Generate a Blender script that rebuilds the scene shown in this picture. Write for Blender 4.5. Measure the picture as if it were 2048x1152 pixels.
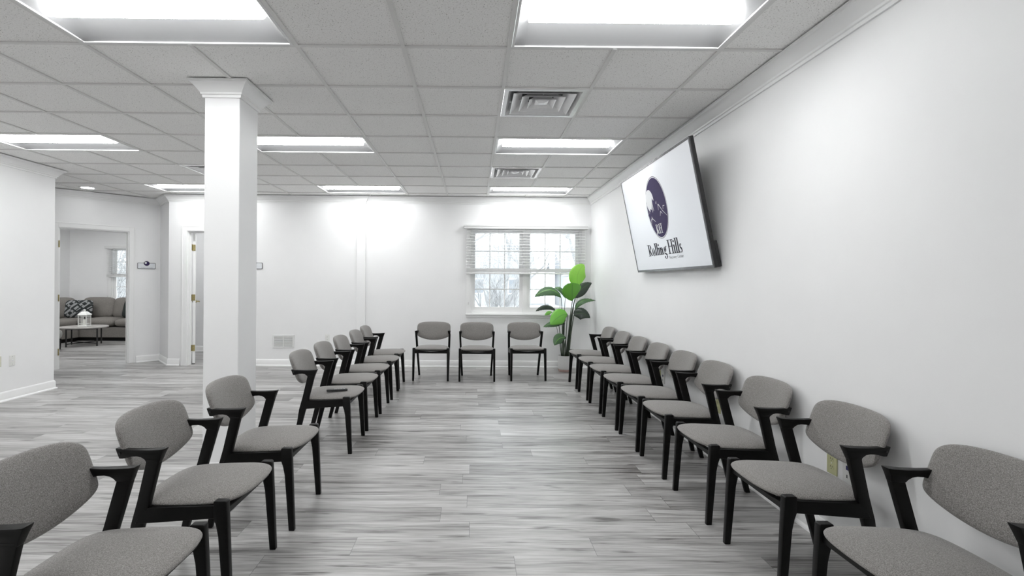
import bpy, bmesh, math, random
from mathutils import Vector, Matrix
PI = math.pi
for o in list(bpy.data.objects): bpy.data.objects.remove(o)
S = bpy.context.scene
C = S.collection
R = math.radians

# ---------------------------------------------------------------- camera, world, exposure
H = 1.344
cd = bpy.data.cameras.new('camera'); cam = bpy.data.objects.new('camera', cd); C.objects.link(cam)
cd.sensor_width = 36.0; cd.lens = 1025.3 / 2048 * 36; cd.sensor_fit = 'HORIZONTAL'
cd.shift_x = (1024 - 954.6) / 2048; cd.shift_y = (564.9 - 576) / 2048
cd.clip_start = 0.05; cd.clip_end = 200
yaw, roll = 0.0065, 0.007
f = Vector((math.sin(yaw), math.cos(yaw), 0)); r0 = Vector((math.cos(yaw), -math.sin(yaw), 0)); u0 = r0.cross(f)
rr = math.cos(roll) * r0 + math.sin(roll) * u0; uu = -math.sin(roll) * r0 + math.cos(roll) * u0
M = Matrix((rr, uu, -f)).transposed().to_4x4(); M.translation = (0, 0, H)
cam.matrix_world = M
S.camera = cam
S.view_settings.view_transform = 'Standard'; S.view_settings.look = 'None'
S.view_settings.gamma = 1; S.view_settings.use_curve_mapping = False
S.view_settings.exposure = 0.15
LAMP = 24.5          # strength of the troffer lenses
W = bpy.data.worlds.new('overcast'); S.world = W; W.use_nodes = True
wn = W.node_tree.nodes['Background']; wn.inputs[0].default_value = (0.93, 0.97, 1.0, 1); wn.inputs[1].default_value = 4.5

ZC = 2.6915         # ceiling grid
XR, YB, XL, YL, YR = 1.855, 8.14, -5.16, 6.34, -3.1
TW = 0.6096; GX = 0.193; GY = 2.947
def gx(i): return GX + TW * i
def gy(j): return GY + TW * j

# ---------------------------------------------------------------- materials
MATS = {}
def mat(name, col, rough=0.5, metal=0.0, noise=0.0, nscale=40.0, bump=0.0, emit=0.0, coat=0.0, stretch=None, spec=0.5):
    m = bpy.data.materials.new(name); m.use_nodes = True
    nt = m.node_tree; b = nt.nodes['Principled BSDF']
    b.inputs['Base Color'].default_value = (*col, 1); b.inputs['Roughness'].default_value = rough
    b.inputs['Metallic'].default_value = metal; b.inputs['Specular IOR Level'].default_value = spec
    if coat: b.inputs['Coat Weight'].default_value = coat
    if emit:
        b.inputs['Emission Color'].default_value = (*col, 1); b.inputs['Emission Strength'].default_value = emit
    if noise or bump:
        tc = nt.nodes.new('ShaderNodeTexCoord'); n = nt.nodes.new('ShaderNodeTexNoise')
        n.inputs['Scale'].default_value = nscale; n.inputs['Detail'].default_value = 3
        src = tc.outputs['Object']
        if stretch:
            mp = nt.nodes.new('ShaderNodeMapping'); mp.inputs['Scale'].default_value = stretch
            nt.links.new(src, mp.inputs[0]); src = mp.outputs[0]
        nt.links.new(src, n.inputs['Vector'])
        if noise:
            mx = nt.nodes.new('ShaderNodeMix'); mx.data_type = 'RGBA'
            mx.inputs[6].default_value = (*[c * (1 - noise) for c in col], 1)
            mx.inputs[7].default_value = (*[min(1, c * (1 + noise)) for c in col], 1)
            mr = nt.nodes.new('ShaderNodeMapRange'); mr.inputs[1].default_value = .3; mr.inputs[2].default_value = .7
            nt.links.new(n.outputs['Fac'], mr.inputs[0]); nt.links.new(mr.outputs[0], mx.inputs[0])
            nt.links.new(mx.outputs[2], b.inputs['Base Color'])
        if bump:
            bp = nt.nodes.new('ShaderNodeBump'); bp.inputs['Strength'].default_value = bump; bp.inputs['Distance'].default_value = .002
            nt.links.new(n.outputs['Fac'], bp.inputs['Height']); nt.links.new(bp.outputs[0], b.inputs['Normal'])
    MATS[name] = m
    return m
mat('wall_paint', (.885, .885, .89), .55, noise=.01, nscale=3, bump=.06)
mat('trim_paint', (.90, .90, .90), .35, noise=.01, nscale=5)
mat('grid_paint', (.74, .735, .725), .5, noise=.02, nscale=8)
mat('black_wood', (.0035, .0033, .0032), .42, noise=.25, nscale=30, stretch=(1, 1, 6), spec=.22)
mat('black_metal', (.012, .012, .012), .45, noise=.1)
mat('white_metal', (.78, .78, .78), .3, noise=.02)
mat('bright_metal', (.86, .86, .87), .25, metal=.1, noise=.03)
mat('reflector', (.25, .25, .255), .35, noise=.01)
mat('dark_gap', (.02, .02, .02), .8, noise=.2)
mat('white_plastic', (.80, .80, .78), .35, noise=.02)
mat('cream_plastic', (.62, .62, .36), .4, noise=.04)
mat('almond_plastic', (.66, .65, .56), .4, noise=.04)
mat('slot', (.03, .03, .03), .6, noise=.1)
mat('blue_jack', (.02, .02, .12), .5, noise=.1)
mat('brass', (.45, .38, .18), .25, metal=.8, noise=.12, nscale=60)
mat('tv_black', (.015, .015, .016), .25, noise=.05)
mat('tv_bezel', (.10, .10, .105), .22, noise=.05)
mat('logo_purple', (.035, .022, .085), .6, noise=.03, spec=.2)
mat('logo_dark', (.015, .012, .025), .6, noise=.03, spec=.2)
mat('logo_grey', (.28, .28, .29), .5, noise=.03)
mat('logo_white', (.75, .76, .78), .5, noise=.01)
mat('pot_white', (.76, .76, .75), .45, noise=.02)
mat('pot_base', (.42, .30, .27), .6, noise=.08)
mat('soil', (.05, .04, .03), .9, noise=.4, nscale=120, bump=.6)
mat('stem_green', (.055, .075, .05), .5, noise=.25, nscale=20)
mat('candle', (.85, .84, .80), .5, noise=.02)
mat('table_wood', (.42, .40, .385), .5, noise=.1, nscale=12, stretch=(1, 12, 1))
mat('sofa_fabric', (.21, .195, .18), .95, noise=.18, nscale=90, bump=.3)
mat('ottoman_fabric', (.30, .30, .285), .9, noise=.1, nscale=90, bump=.3)
mat('dark_fabric', (.016, .021, .019), .8, noise=.35, nscale=20, bump=.2)
mat('blind_white', (.80, .80, .80), .45, noise=.015)
mat('cord_white', (.75, .75, .74), .7, noise=.03)
mat('snow', (.50, .51, .52), .8, noise=.08, nscale=.6)
mat('bark', (.33, .33, .335), .85, noise=.2, nscale=6)
mat('siding', (.42, .43, .45), .7, noise=.05, nscale=2, stretch=(1, 1, 40))
mat('roofing', (.24, .245, .26), .8, noise=.15, nscale=9)
mat('far_window', (.22, .24, .27), .3, noise=.1)
mat('remote_black', (.012, .012, .013), .4, noise=.1)
mat('remote_button', (.55, .55, .56), .4, noise=.05)
mat('sign_plate', (.74, .76, .79), .3, noise=.02)
mat('sign_edge', (.10, .09, .10), .4, noise=.05)

# screen: lit panel
m = mat('screen_lit', (.80, .82, .86), .28, noise=.01, nscale=2)
b = m.node_tree.nodes['Principled BSDF']; b.inputs['Emission Color'].default_value = (.9, .93, 1, 1); b.inputs['Emission Strength'].default_value = .06
# lamp lens
m = mat('lamp_lens', (1, 1, 1), .5)
b = m.node_tree.nodes['Principled BSDF']; b.inputs['Emission Color'].default_value = (.985, 1, .995, 1); b.inputs['Emission Strength'].default_value = LAMP
# window glass
m = bpy.data.materials.new('window_glass'); m.use_nodes = True; nt = m.node_tree; nt.nodes.clear()
o_ = nt.nodes.new('ShaderNodeOutputMaterial'); t_ = nt.nodes.new('ShaderNodeBsdfTransparent'); g_ = nt.nodes.new('ShaderNodeBsdfGlossy')
g_.inputs['Roughness'].default_value = .03; mx = nt.nodes.new('ShaderNodeMixShader'); fr = nt.nodes.new('ShaderNodeFresnel'); fr.inputs[0].default_value = 1.45
t_.inputs[0].default_value = (.95, .97, .97, 1)
nt.links.new(fr.outputs[0], mx.inputs[0]); nt.links.new(t_.outputs[0], mx.inputs[1]); nt.links.new(g_.outputs[0], mx.inputs[2]); nt.links.new(mx.outputs[0], o_.inputs[0])
MATS['window_glass'] = m

def nodes(name, rough=.5):
    m = bpy.data.materials.new(name); m.use_nodes = True; nt = m.node_tree
    b = nt.nodes['Principled BSDF']; b.inputs['Roughness'].default_value = rough
    MATS[name] = m
    return m, nt, b
def mth(nt, op, a, b=None):
    n = nt.nodes.new('ShaderNodeMath'); n.operation = op
    for k, v in enumerate((a, b)):
        if v is None: continue
        if isinstance(v, (int, float)): n.inputs[k].default_value = v
        else: nt.links.new(v, n.inputs[k])
    return n.outputs[0]
def ramp(nt, src, stops):
    n = nt.nodes.new('ShaderNodeValToRGB'); nt.links.new(src, n.inputs[0])
    e = n.color_ramp.elements
    while len(e) < len(stops): e.new(.5)
    for k, (p, c) in enumerate(stops): e[k].position = p; e[k].color = (*c, 1) if len(c) == 3 else c
    return n.outputs[0]
def g3(v): return (v, v, v)

# ceiling tile: pale mineral fibre with pinholes
m, nt, b = nodes('ceiling_tile', .9)
tc = nt.nodes.new('ShaderNodeTexCoord')
n1 = nt.nodes.new('ShaderNodeTexNoise'); n1.inputs['Scale'].default_value = 130; n1.inputs['Detail'].default_value = 2
n2 = nt.nodes.new('ShaderNodeTexVoronoi'); n2.inputs['Scale'].default_value = 75
n3 = nt.nodes.new('ShaderNodeTexNoise'); n3.inputs['Scale'].default_value = 30
for n in (n1, n2, n3): nt.links.new(tc.outputs['Object'], n.inputs['Vector'])
c1 = ramp(nt, n1.outputs['Fac'], [(.30, (.64, .63, .62)), (.40, (.88, .875, .865)), (.6, (.925, .92, .91)), (.7, (.95, .945, .935))])
h = mth(nt, 'LESS_THAN', n2.outputs['Distance'], .16)
h = mth(nt, 'MULTIPLY', h, mth(nt, 'GREATER_THAN', n3.outputs['Fac'], .5))
mx = nt.nodes.new('ShaderNodeMix'); mx.data_type = 'RGBA'; nt.links.new(h, mx.inputs[0]); nt.links.new(c1, mx.inputs[6]); mx.inputs[7].default_value = (.24, .225, .21, 1)
nt.links.new(mx.outputs[2], b.inputs['Base Color'])

# floor: grey oak vinyl planks running left to right
m, nt, b = nodes('floor_planks', .42)
tc = nt.nodes.new('ShaderNodeTexCoord'); sp = nt.nodes.new('ShaderNodeSeparateXYZ'); nt.links.new(tc.outputs['Object'], sp.inputs[0])
PWD, PLN = .18, 1.22
yy = mth(nt, 'DIVIDE', sp.outputs['Y'], PWD); row = mth(nt, 'FLOOR', yy); fy = mth(nt, 'FRACT', yy)
wn1 = nt.nodes.new('ShaderNodeTexWhiteNoise'); wn1.noise_dimensions = '1D'; nt.links.new(row, wn1.inputs['W'])
xx = mth(nt, 'ADD', mth(nt, 'DIVIDE', sp.outputs['X'], PLN), mth(nt, 'MULTIPLY', wn1.outputs['Value'], 7.3))
colm = mth(nt, 'FLOOR', xx); fx = mth(nt, 'FRACT', xx)
idv = mth(nt, 'ADD', mth(nt, 'MULTIPLY', row, 17.13), mth(nt, 'MULTIPLY', colm, 5.71))
wn2 = nt.nodes.new('ShaderNodeTexWhiteNoise'); wn2.noise_dimensions = '1D'; nt.links.new(idv, wn2.inputs['W'])
cb = nt.nodes.new('ShaderNodeCombineXYZ')
nt.links.new(mth(nt, 'MULTIPLY', sp.outputs['X'], 1.0), cb.inputs[0]); nt.links.new(mth(nt, 'MULTIPLY', sp.outputs['Y'], 15.0), cb.inputs[1])
nt.links.new(mth(nt, 'MULTIPLY', wn2.outputs['Value'], 60.0), cb.inputs[2])
ga = nt.nodes.new('ShaderNodeTexNoise'); ga.inputs['Scale'].default_value = 1.5; ga.inputs['Detail'].default_value = 6; ga.inputs['Roughness'].default_value = .62; ga.inputs['Distortion'].default_value = .5
nt.links.new(cb.outputs[0], ga.inputs['Vector'])
cb2 = nt.nodes.new('ShaderNodeCombineXYZ')
nt.links.new(mth(nt, 'MULTIPLY', sp.outputs['X'], 3.0), cb2.inputs[0]); nt.links.new(mth(nt, 'MULTIPLY', sp.outputs['Y'], 150.0), cb2.inputs[1])
nt.links.new(mth(nt, 'MULTIPLY', wn2.outputs['Value'], 90.0), cb2.inputs[2])
gb = nt.nodes.new('ShaderNodeTexNoise'); gb.inputs['Scale'].default_value = 1.6; gb.inputs['Detail'].default_value = 4
nt.links.new(cb2.outputs[0], gb.inputs['Vector'])
cb3 = nt.nodes.new('ShaderNodeCombineXYZ')
nt.links.new(mth(nt, 'MULTIPLY', sp.outputs['X'], 3.2), cb3.inputs[0]); nt.links.new(mth(nt, 'MULTIPLY', sp.outputs['Y'], 22.0), cb3.inputs[1]); nt.links.new(mth(nt, 'MULTIPLY', wn2.outputs['Value'], 33.0), cb3.inputs[2])
gc = nt.nodes.new('ShaderNodeTexNoise'); gc.inputs['Scale'].default_value = 1.0; gc.inputs['Detail'].default_value = 3; nt.links.new(cb3.outputs[0], gc.inputs['Vector'])
knot = mth(nt, 'MULTIPLY', mth(nt, 'MAXIMUM', mth(nt, 'SUBTRACT', gc.outputs['Fac'], .62), 0.0), -1.3)
val = mth(nt, 'ADD', mth(nt, 'MULTIPLY', ga.outputs['Fac'], .58), mth(nt, 'MULTIPLY', gb.outputs['Fac'], .42))
val = mth(nt, 'ADD', val, knot)
val = mth(nt, 'ADD', val, mth(nt, 'MULTIPLY', mth(nt, 'SUBTRACT', wn2.outputs['Value'], .5), .13))
cc = ramp(nt, val, [(.34, (.105, .099, .096)), (.43, (.24, .232, .227)), (.5, (.37, .362, .356)), (.57, (.475, .468, .462)), (.68, (.62, .613, .607))])
e1 = mth(nt, 'LESS_THAN', mth(nt, 'MINIMUM', fy, mth(nt, 'SUBTRACT', 1.0, fy)), .008)
e2 = mth(nt, 'LESS_THAN', mth(nt, 'MINIMUM', fx, mth(nt, 'SUBTRACT', 1.0, fx)), .0012)
e = mth(nt, 'MAXIMUM', e1, e2)
mx = nt.nodes.new('ShaderNodeMix'); mx.data_type = 'RGBA'; nt.links.new(mth(nt, 'MULTIPLY', e, .55), mx.inputs[0]); nt.links.new(cc, mx.inputs[6]); mx.inputs[7].default_value = (.06, .06, .06, 1)
nt.links.new(mx.outputs[2], b.inputs['Base Color'])
nt.links.new(mth(nt, 'ADD', .24, mth(nt, 'MULTIPLY', gb.outputs['Fac'], .2)), b.inputs['Roughness'])
bp = nt.nodes.new('ShaderNodeBump'); bp.inputs['Strength'].default_value = .12; bp.inputs['Distance'].default_value = .002
nt.links.new(gb.outputs['Fac'], bp.inputs['Height']); nt.links.new(bp.outputs[0], b.inputs['Normal'])

# heather upholstery
m, nt, b = nodes('upholstery', .92)
tc = nt.nodes.new('ShaderNodeTexCoord')
def nz(scale, st, det=2):
    mp = nt.nodes.new('ShaderNodeMapping'); mp.inputs['Scale'].default_value = st; nt.links.new(tc.outputs['Object'], mp.inputs[0])
    n = nt.nodes.new('ShaderNodeTexNoise'); n.inputs['Scale'].default_value = scale; n.inputs['Detail'].default_value = det
    nt.links.new(mp.outputs[0], n.inputs['Vector']); return n.outputs['Fac']
v = mth(nt, 'ADD', mth(nt, 'MULTIPLY', nz(210, (1, 3.2, 3.2)), .55), mth(nt, 'MULTIPLY', nz(300, (3, .8, 1)), .45))
cc = ramp(nt, v, [(.34, (.080, .073, .069)), (.5, (.21, .198, .189)), (.66, (.41, .392, .377))])
nt.links.new(cc, b.inputs['Base Color']); b.inputs['Sheen Weight'].default_value = .25; b.inputs['Sheen Roughness'].default_value = .5
bp = nt.nodes.new('ShaderNodeBump'); bp.inputs['Strength'].default_value = .35; bp.inputs['Distance'].default_value = .001
nt.links.new(v, bp.inputs['Height']); nt.links.new(bp.outputs[0], b.inputs['Normal'])

# leaves: veined
def leaf_mat(name, dark, light, vein):
    m, nt, b = nodes(name, .42)
    uv = nt.nodes.new('ShaderNodeUVMap'); s = nt.nodes.new('ShaderNodeSeparateXYZ'); nt.links.new(uv.outputs[0], s.inputs[0])
    a = mth(nt, 'ABSOLUTE', mth(nt, 'SUBTRACT', s.outputs['X'], .5))
    st = mth(nt, 'SINE', mth(nt, 'MULTIPLY', mth(nt, 'SUBTRACT', s.outputs['Y'], mth(nt, 'MULTIPLY', a, .7)), 120.0))
    st = mth(nt, 'ADD', mth(nt, 'MULTIPLY', st, .25), .5)
    cc = ramp(nt, st, [(.25, dark), (.75, light)])
    mid = mth(nt, 'LESS_THAN', a, .022)
    mx = nt.nodes.new('ShaderNodeMix'); mx.data_type = 'RGBA'; nt.links.new(mid, mx.inputs[0]); nt.links.new(cc, mx.inputs[6]); mx.inputs[7].default_value = (*vein, 1)
    nt.links.new(mx.outputs[2], b.inputs['Base Color'])
leaf_mat('leaf_dark', (.022, .034, .026), (.034, .052, .036), (.05, .10, .035))
leaf_mat('leaf_mid', (.055, .115, .055), (.085, .18, .07), (.17, .45, .06))
leaf_mat('leaf_bright', (.14, .42, .05), (.19, .52, .07), (.12, .33, .06))
leaf_mat('leaf_lime', (.30, .66, .09), (.33, .70, .10), (.28, .60, .09))

# patterned pillow
m, nt, b = nodes('kilim_fabric', .9)
tc = nt.nodes.new('ShaderNodeTexCoord'); s = nt.nodes.new('ShaderNodeSeparateXYZ'); nt.links.new(tc.outputs['Object'], s.inputs[0])
def tri(v, p):
    return mth(nt, 'ABSOLUTE', mth(nt, 'SUBTRACT', mth(nt, 'FRACT', mth(nt, 'DIVIDE', v, p)), .5))
d = mth(nt, 'ADD', tri(s.outputs['X'], .26), tri(s.outputs['Z'], .21))
rings = mth(nt, 'FRACT', mth(nt, 'MULTIPLY', d, 2.0))
dk = mth(nt, 'LESS_THAN', rings, .42)
chk = mth(nt, 'GREATER_THAN', mth(nt, 'SINE', mth(nt, 'MULTIPLY', mth(nt, 'SUBTRACT', s.outputs['X'], s.outputs['Z']), 60.0)), .55)
dk = mth(nt, 'MAXIMUM', dk, mth(nt, 'MULTIPLY', chk, mth(nt, 'GREATER_THAN', d, .3)))
mx = nt.nodes.new('ShaderNodeMix'); mx.data_type = 'RGBA'; nt.links.new(dk, mx.inputs[0]); mx.inputs[6].default_value = (.30, .305, .31, 1); mx.inputs[7].default_value = (.022, .026, .027, 1)
nt.links.new(mx.outputs[2], b.inputs['Base Color'])

# ---------------------------------------------------------------- mesh helpers
class MB:
    def __init__(s): s.v = []; s.f = []; s.uv = None
    def add(s, vs, fs):
        n = len(s.v); s.v += [tuple(p) for p in vs]; s.f += [tuple(n + i for i in q) for q in fs]; return s
    def box(s, a, b, mt=None):
        x0, y0, z0 = a; x1, y1, z1 = b
        if x0 > x1: x0, x1 = x1, x0
        if y0 > y1: y0, y1 = y1, y0
        if z0 > z1: z0, z1 = z1, z0
        vs = [Vector(p) for p in ((x0, y0, z0), (x1, y0, z0), (x1, y1, z0), (x0, y1, z0), (x0, y0, z1), (x1, y0, z1), (x1, y1, z1), (x0, y1, z1))]
        if mt: vs = [mt @ p for p in vs]
        return s.add(vs, [(0, 3, 2, 1), (4, 5, 6, 7), (0, 1, 5, 4), (1, 2, 6, 5), (2, 3, 7, 6), (3, 0, 4, 7)])
    def loft(s, rings, cap=True, closed=True):
        n = len(rings[0]); base = len(s.v)
        for r in rings: s.v += [tuple(p) for p in r]
        for k in range(len(rings) - 1):
            for i in range(n if closed else n - 1):
                j = (i + 1) % n
                s.f.append((base + k * n + i, base + k * n + j, base + (k + 1) * n + j, base + (k + 1) * n + i))
        if cap:
            s.f.append(tuple(base + i for i in reversed(range(n)))); s.f.append(tuple(base + (len(rings) - 1) * n + i for i in range(n)))
        return s
    def prism(s, prof, ylo, yhi):
        """profile (x,z) polygon, thickness between ylo(x,z) and yhi(x,z)"""
        g = lambda q, x, z: q(x, z) if callable(q) else q
        return s.loft([[(x, g(ylo, x, z), z) for x, z in prof], [(x, g(yhi, x, z), z) for x, z in prof]])
    def tube(s, pts, r, n=8, cap=True):
        pts = [Vector(p) for p in pts]; rings = []; rs = r if isinstance(r, (list, tuple)) else [r] * len(pts)
        ref = None
        for k, p in enumerate(pts):
            d = (pts[min(k + 1, len(pts) - 1)] - pts[max(k - 1, 0)]).normalized()
            if ref is None: ref = Vector((0, 0, 1)) if abs(d.z) < .9 else Vector((1, 0, 0))
            a = d.cross(ref).normalized(); bb = a.cross(d).normalized(); ref = bb
            rings.append([p + (a * math.cos(t) + bb * math.sin(t)) * rs[k] for t in (2 * PI * i / n for i in range(n))])
        return s.loft(rings, cap)
    def lathe(s, prof, n=24, c=(0, 0)):
        rings = [[(c[0] + r * math.cos(2 * PI * i / n), c[1] + r * math.sin(2 * PI * i / n), z) for i in range(n)] for r, z in prof]
        return s.loft(rings)
    def build(s, name, m, parent=None, smooth=False, bevel=0, seg=2, loc=None, angle=40):
        me = bpy.data.meshes.new(name); me.from_pydata(s.v, [], s.f)
        if s.uv:
            l = me.uv_layers.new(name='UVMap')
            for lo in me.loops: l.data[lo.index].uv = s.uv[lo.vertex_index]
        bm = bmesh.new(); bm.from_mesh(me)
        if bevel or smooth != 'open': bmesh.ops.recalc_face_normals(bm, faces=bm.faces)
        if bevel:
            es = [e for e in bm.edges if len(e.link_faces) == 2 and e.calc_face_angle(0) > R(30)]
            bmesh.ops.bevel(bm, geom=es, offset=bevel, segments=seg, profile=.5, affect='EDGES', clamp_overlap=True)
        bm.to_mesh(me); bm.free()
        if smooth:
            for p in me.polygons: p.use_smooth = True
            if smooth != 'all' and smooth != 'open': me.set_sharp_from_angle(angle=R(angle))
        me.materials.append(MATS[m] if isinstance(m, str) else m)
        o = bpy.data.objects.new(name, me); C.objects.link(o)
        if parent: o.parent = parent
        if loc: o.location = loc
        return o
def thing(name, label, cat, loc=(0, 0, 0), rz=0, group=None):
    o = bpy.data.objects.new(name, None); o.empty_display_size = .1; C.objects.link(o); o.location = loc; o.rotation_euler = (0, 0, rz)
    return tag(o, label, cat, group)
def tag(o, label, cat, group=None):
    o['label'] = label; o['category'] = cat
    if group: o['group'] = group
    return o
def struct(o): o['kind'] = 'structure'; return o
def sempty(name, loc=(0, 0, 0), rz=0):
    o = bpy.data.objects.new(name, None); o.empty_display_size = .1; C.objects.link(o); o.location = loc; o.rotation_euler = (0, 0, rz); return struct(o)
def copy_tree(o, parent=None):
    c = o.copy(); C.objects.link(c); c.parent = parent
    for ch in list(o.children): copy_tree(ch, c)
    return c
def sgn(v): return -1 if v < 0 else 1
def pillow(W2, H2, T, nx=18, ny=18, p=4.0, shape=None, q=.5, p2=None):
    """cushion in local u(x), v(z) with thickness along y; shape(u,v)->(x,z,ycentre)"""
    mb = MB()
    us = [math.sin(PI / 2 * (2 * i / nx - 1)) for i in range(nx + 1)]; vs = [math.sin(PI / 2 * (2 * j / ny - 1)) for j in range(ny + 1)]
    def pt(u, v, w):
        # square to rounded square
        pp = p2 if (p2 and v < 0) else p
        k = ((abs(u) ** pp + abs(v) ** pp) ** (1 / pp)); mxx = max(abs(u), abs(v))
        sc = mxx / k if k > 1e-9 else 1
        uu_, vv_ = u * sc, v * sc
        t = (max(0, 1 - mxx ** 2.6)) ** q
        x, z, yc = shape(uu_, vv_) if shape else (uu_ * W2, vv_ * H2, 0)
        return (x, yc + w * T * t, z)
    for w in (1, -1):
        base = len(mb.v)
        for v in vs:
            for u in us: mb.v.append(pt(u, v, w))
        for j in range(ny):
            for i in range(nx):
                a = base + j * (nx + 1) + i
                qd = (a, a + 1, a + nx + 2, a + nx + 1)
                mb.f.append(qd if w < 0 else qd[::-1])
    me = bmesh.new()
    vl = [me.verts.new(v) for v in mb.v]
    for q_ in mb.f: me.faces.new([vl[i] for i in q_])
    bmesh.ops.remove_doubles(me, verts=me.verts, dist=1e-5)
    me.verts.index_update()
    mb.v = [tuple(v.co) for v in me.verts]; mb.f = [tuple(v.index for v in fa.verts) for fa in me.faces]; me.free()
    return mb

# ---------------------------------------------------------------- room shell
def wall(name, p0, p1, openings=(), z0=0.0, z1=2.78, th=.11):
    """interior face on the line p0-p1, interior on the left, thickness to the right"""
    p0 = Vector((*p0, 0)); p1 = Vector((*p1, 0)); d = (p1 - p0); L = d.length; d.normalize(); n = Vector((d.y, -d.x, 0))
    mt = Matrix((d, n, Vector((0, 0, 1)))).transposed().to_4x4(); mt.translation = p0
    mb = MB(); s = 0
    for (a, b, za, zb) in sorted(openings):
        if a > s: mb.box((s, 0, z0), (a, th, z1), mt)
        if za > z0: mb.box((a, 0, z0), (b, th, za), mt)
        if zb < z1: mb.box((a, 0, zb), (b, th, z1), mt)
        s = b
    if s < L: mb.box((s, 0, z0), (L, th, z1), mt)
    return struct(mb.build(name, 'wall_paint'))
def sweep(name, pts, prof, m='trim_paint', closed=False, skips=()):
    """profile (d,z) swept along a polyline, room on the left; mitred corners"""
    P = [Vector((*p, 0)) for p in pts]; n = len(P)
    segs = [((P[(i + 1) % n] - P[i]).normalized()) for i in range(n if closed else n - 1)]
    L = [Vector((-d.y, d.x, 0)) for d in segs]
    rings = []
    for i in range(n):
        if closed: a, b = L[i - 1], L[i]
        else: a, b = L[max(i - 1, 0)], L[min(i, n - 2)]
        m_ = (a + b) / (1 + a.dot(b))
        rings.append([(P[i].x + m_.x * d, P[i].y + m_.y * d, z) for d, z in prof])
    if closed: rings.append(rings[0])
    mb = MB()
    mb.loft(rings, cap=not closed)
    return struct(mb.build(name, m, smooth=True, angle=25))
# floors
mb = MB(); mb.box((-9.9, YR - .2, -.06), (XR + .15, 12.5, 0)); struct(mb.build('floor', 'floor_planks'))
# walls, room on the left
JA = (-5.265, 8.635); JB = (-4.83, YB)
EA = (XL - 2.4, YL)  # where the diagonal meets the end wall
WIN = (-.06, 1.70, .85, 2.20)
DH = 2.13
wall('wall_right', (XR, YR), (XR, YB + .11))
wall('wall_back', (XR, YB), JB, openings=[(XR - WIN[1], XR - WIN[0], WIN[2], WIN[3]), (XR + 3.63, XR + 4.54, 0, DH)])
wall('wall_jog', JB, JA)
dl = math.hypot(JA[0] + 6.21, JA[1] - 7.69); dr = math.hypot(JA[0] + 5.575, JA[1] - 8.325)
wall('wall_diagonal', JA, EA, openings=[(dr, dl, 0, DH)])
wall('wall_end', EA, (XL - .11, YL))
wall('wall_left', (XL, YL), (XL, YR))
wall('wall_rear', (XL, YR), (XR, YR))
# lounge behind the diagonal
LX0, LX1, LY1 = -9.65, -5.42, 12.3
wall('wall_lounge_back', (LX1, LY1), (LX0, LY1), openings=[(LX1 + 7.55, LX1 + 8.66, .80, 2.12)])
wall('wall_lounge_left', (LX0, LY1), (LX0, 6.4))
wall('wall_lounge_right', (LX1, 8.72), (LX1, LY1))
wall('wall_lounge_front', (LX0, 6.45), (EA[0] - .05, 6.45))
# office behind the half open door
wall('wall_office_back', (-3.1, 9.75), (-5.30, 9.75))
wall('wall_office_left', (-5.30, 9.75), (-5.30, 8.72))
wall('wall_office_right', (-3.1, 8.25), (-3.1, 9.75))

# ceiling: mineral fibre tiles on a grid, openings for lamps and vents
troffers = [(i, j) for j in (-9, -5, -1, 3, 7) for i in (0, -4, -8) if not (i == 0 and j < -1)]  # the two rearmost rows are out of view, added to light the room
diffusers = [(0, 1), (0, 5), (-6, 5)]
lounge_fill_lamps = [(-16, 11), (-12, 13), (-13, 10), (-16, 8)]; office_fill_lamps = [(-8, 10)]  # unseen lamps added to brighten the lounge and the office
holes = set()
for (i, j) in troffers + lounge_fill_lamps + office_fill_lamps: holes |= {(i, j), (i + 1, j)}
holes |= set(diffusers)
mb = MB()
def tile(i, j):
    x0, x1, y0, y1 = gx(i), min(gx(i + 1), XR + .1), gy(j), gy(j + 1)
    if y0 > YB + .1 and x0 > -3.3: return
    if x0 < XL - .2 and y1 < 6.2: return
    if (i, j) in holes: return
    mb.box((x0, y0, ZC + .008), (x1, y1, ZC + .026))
IR = range(-17, 3); JR = range(-11, 16)
for i in IR:
    for j in JR: tile(i, j)
struct(mb.build('ceiling', 'ceiling_tile'))
mb = MB(); hw = .012
def inside(x, y):
    if y > YB + .1: return x < -3.25
    if y < 6.25: return XL - .1 < x < XR + .05
    return x < XR + .05
lampset = set(troffers + lounge_fill_lamps + office_fill_lamps)
for i in IR:
    for j in JR:
        cx, cy = gx(i) + TW / 2, gy(j) + TW / 2
        if inside(gx(i), cy) and (i - 1, j) not in lampset: mb.box((gx(i) - hw, gy(j), ZC), (gx(i) + hw, gy(j + 1), ZC + .0075))
        if inside(min(cx, XR), gy(j)): mb.box((gx(i) + hw, gy(j) - hw, ZC), (min(gx(i + 1), XR + .02) - hw, gy(j) + hw, ZC + .0075))
struct(mb.build('trim_1', 'grid_paint'))
# crown moulding
crown = [(0, ZC - .105), (.012, ZC - .105), (.014, ZC - .088), (.022, ZC - .084), (.024, ZC - .072), (.03, ZC - .066), (.042, ZC - .05), (.056, ZC - .034), (.068, ZC - .022), (.078, ZC - .018), (.080, ZC - .006), (.088, ZC - .004), (.088, ZC - .0005), (0, ZC - .0005)]
room = [(XR, YR), (XR, YB), JB, JA, EA, (XL, YL), (XL, YR)]
sweep('trim_2', room, crown, closed=True)
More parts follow.
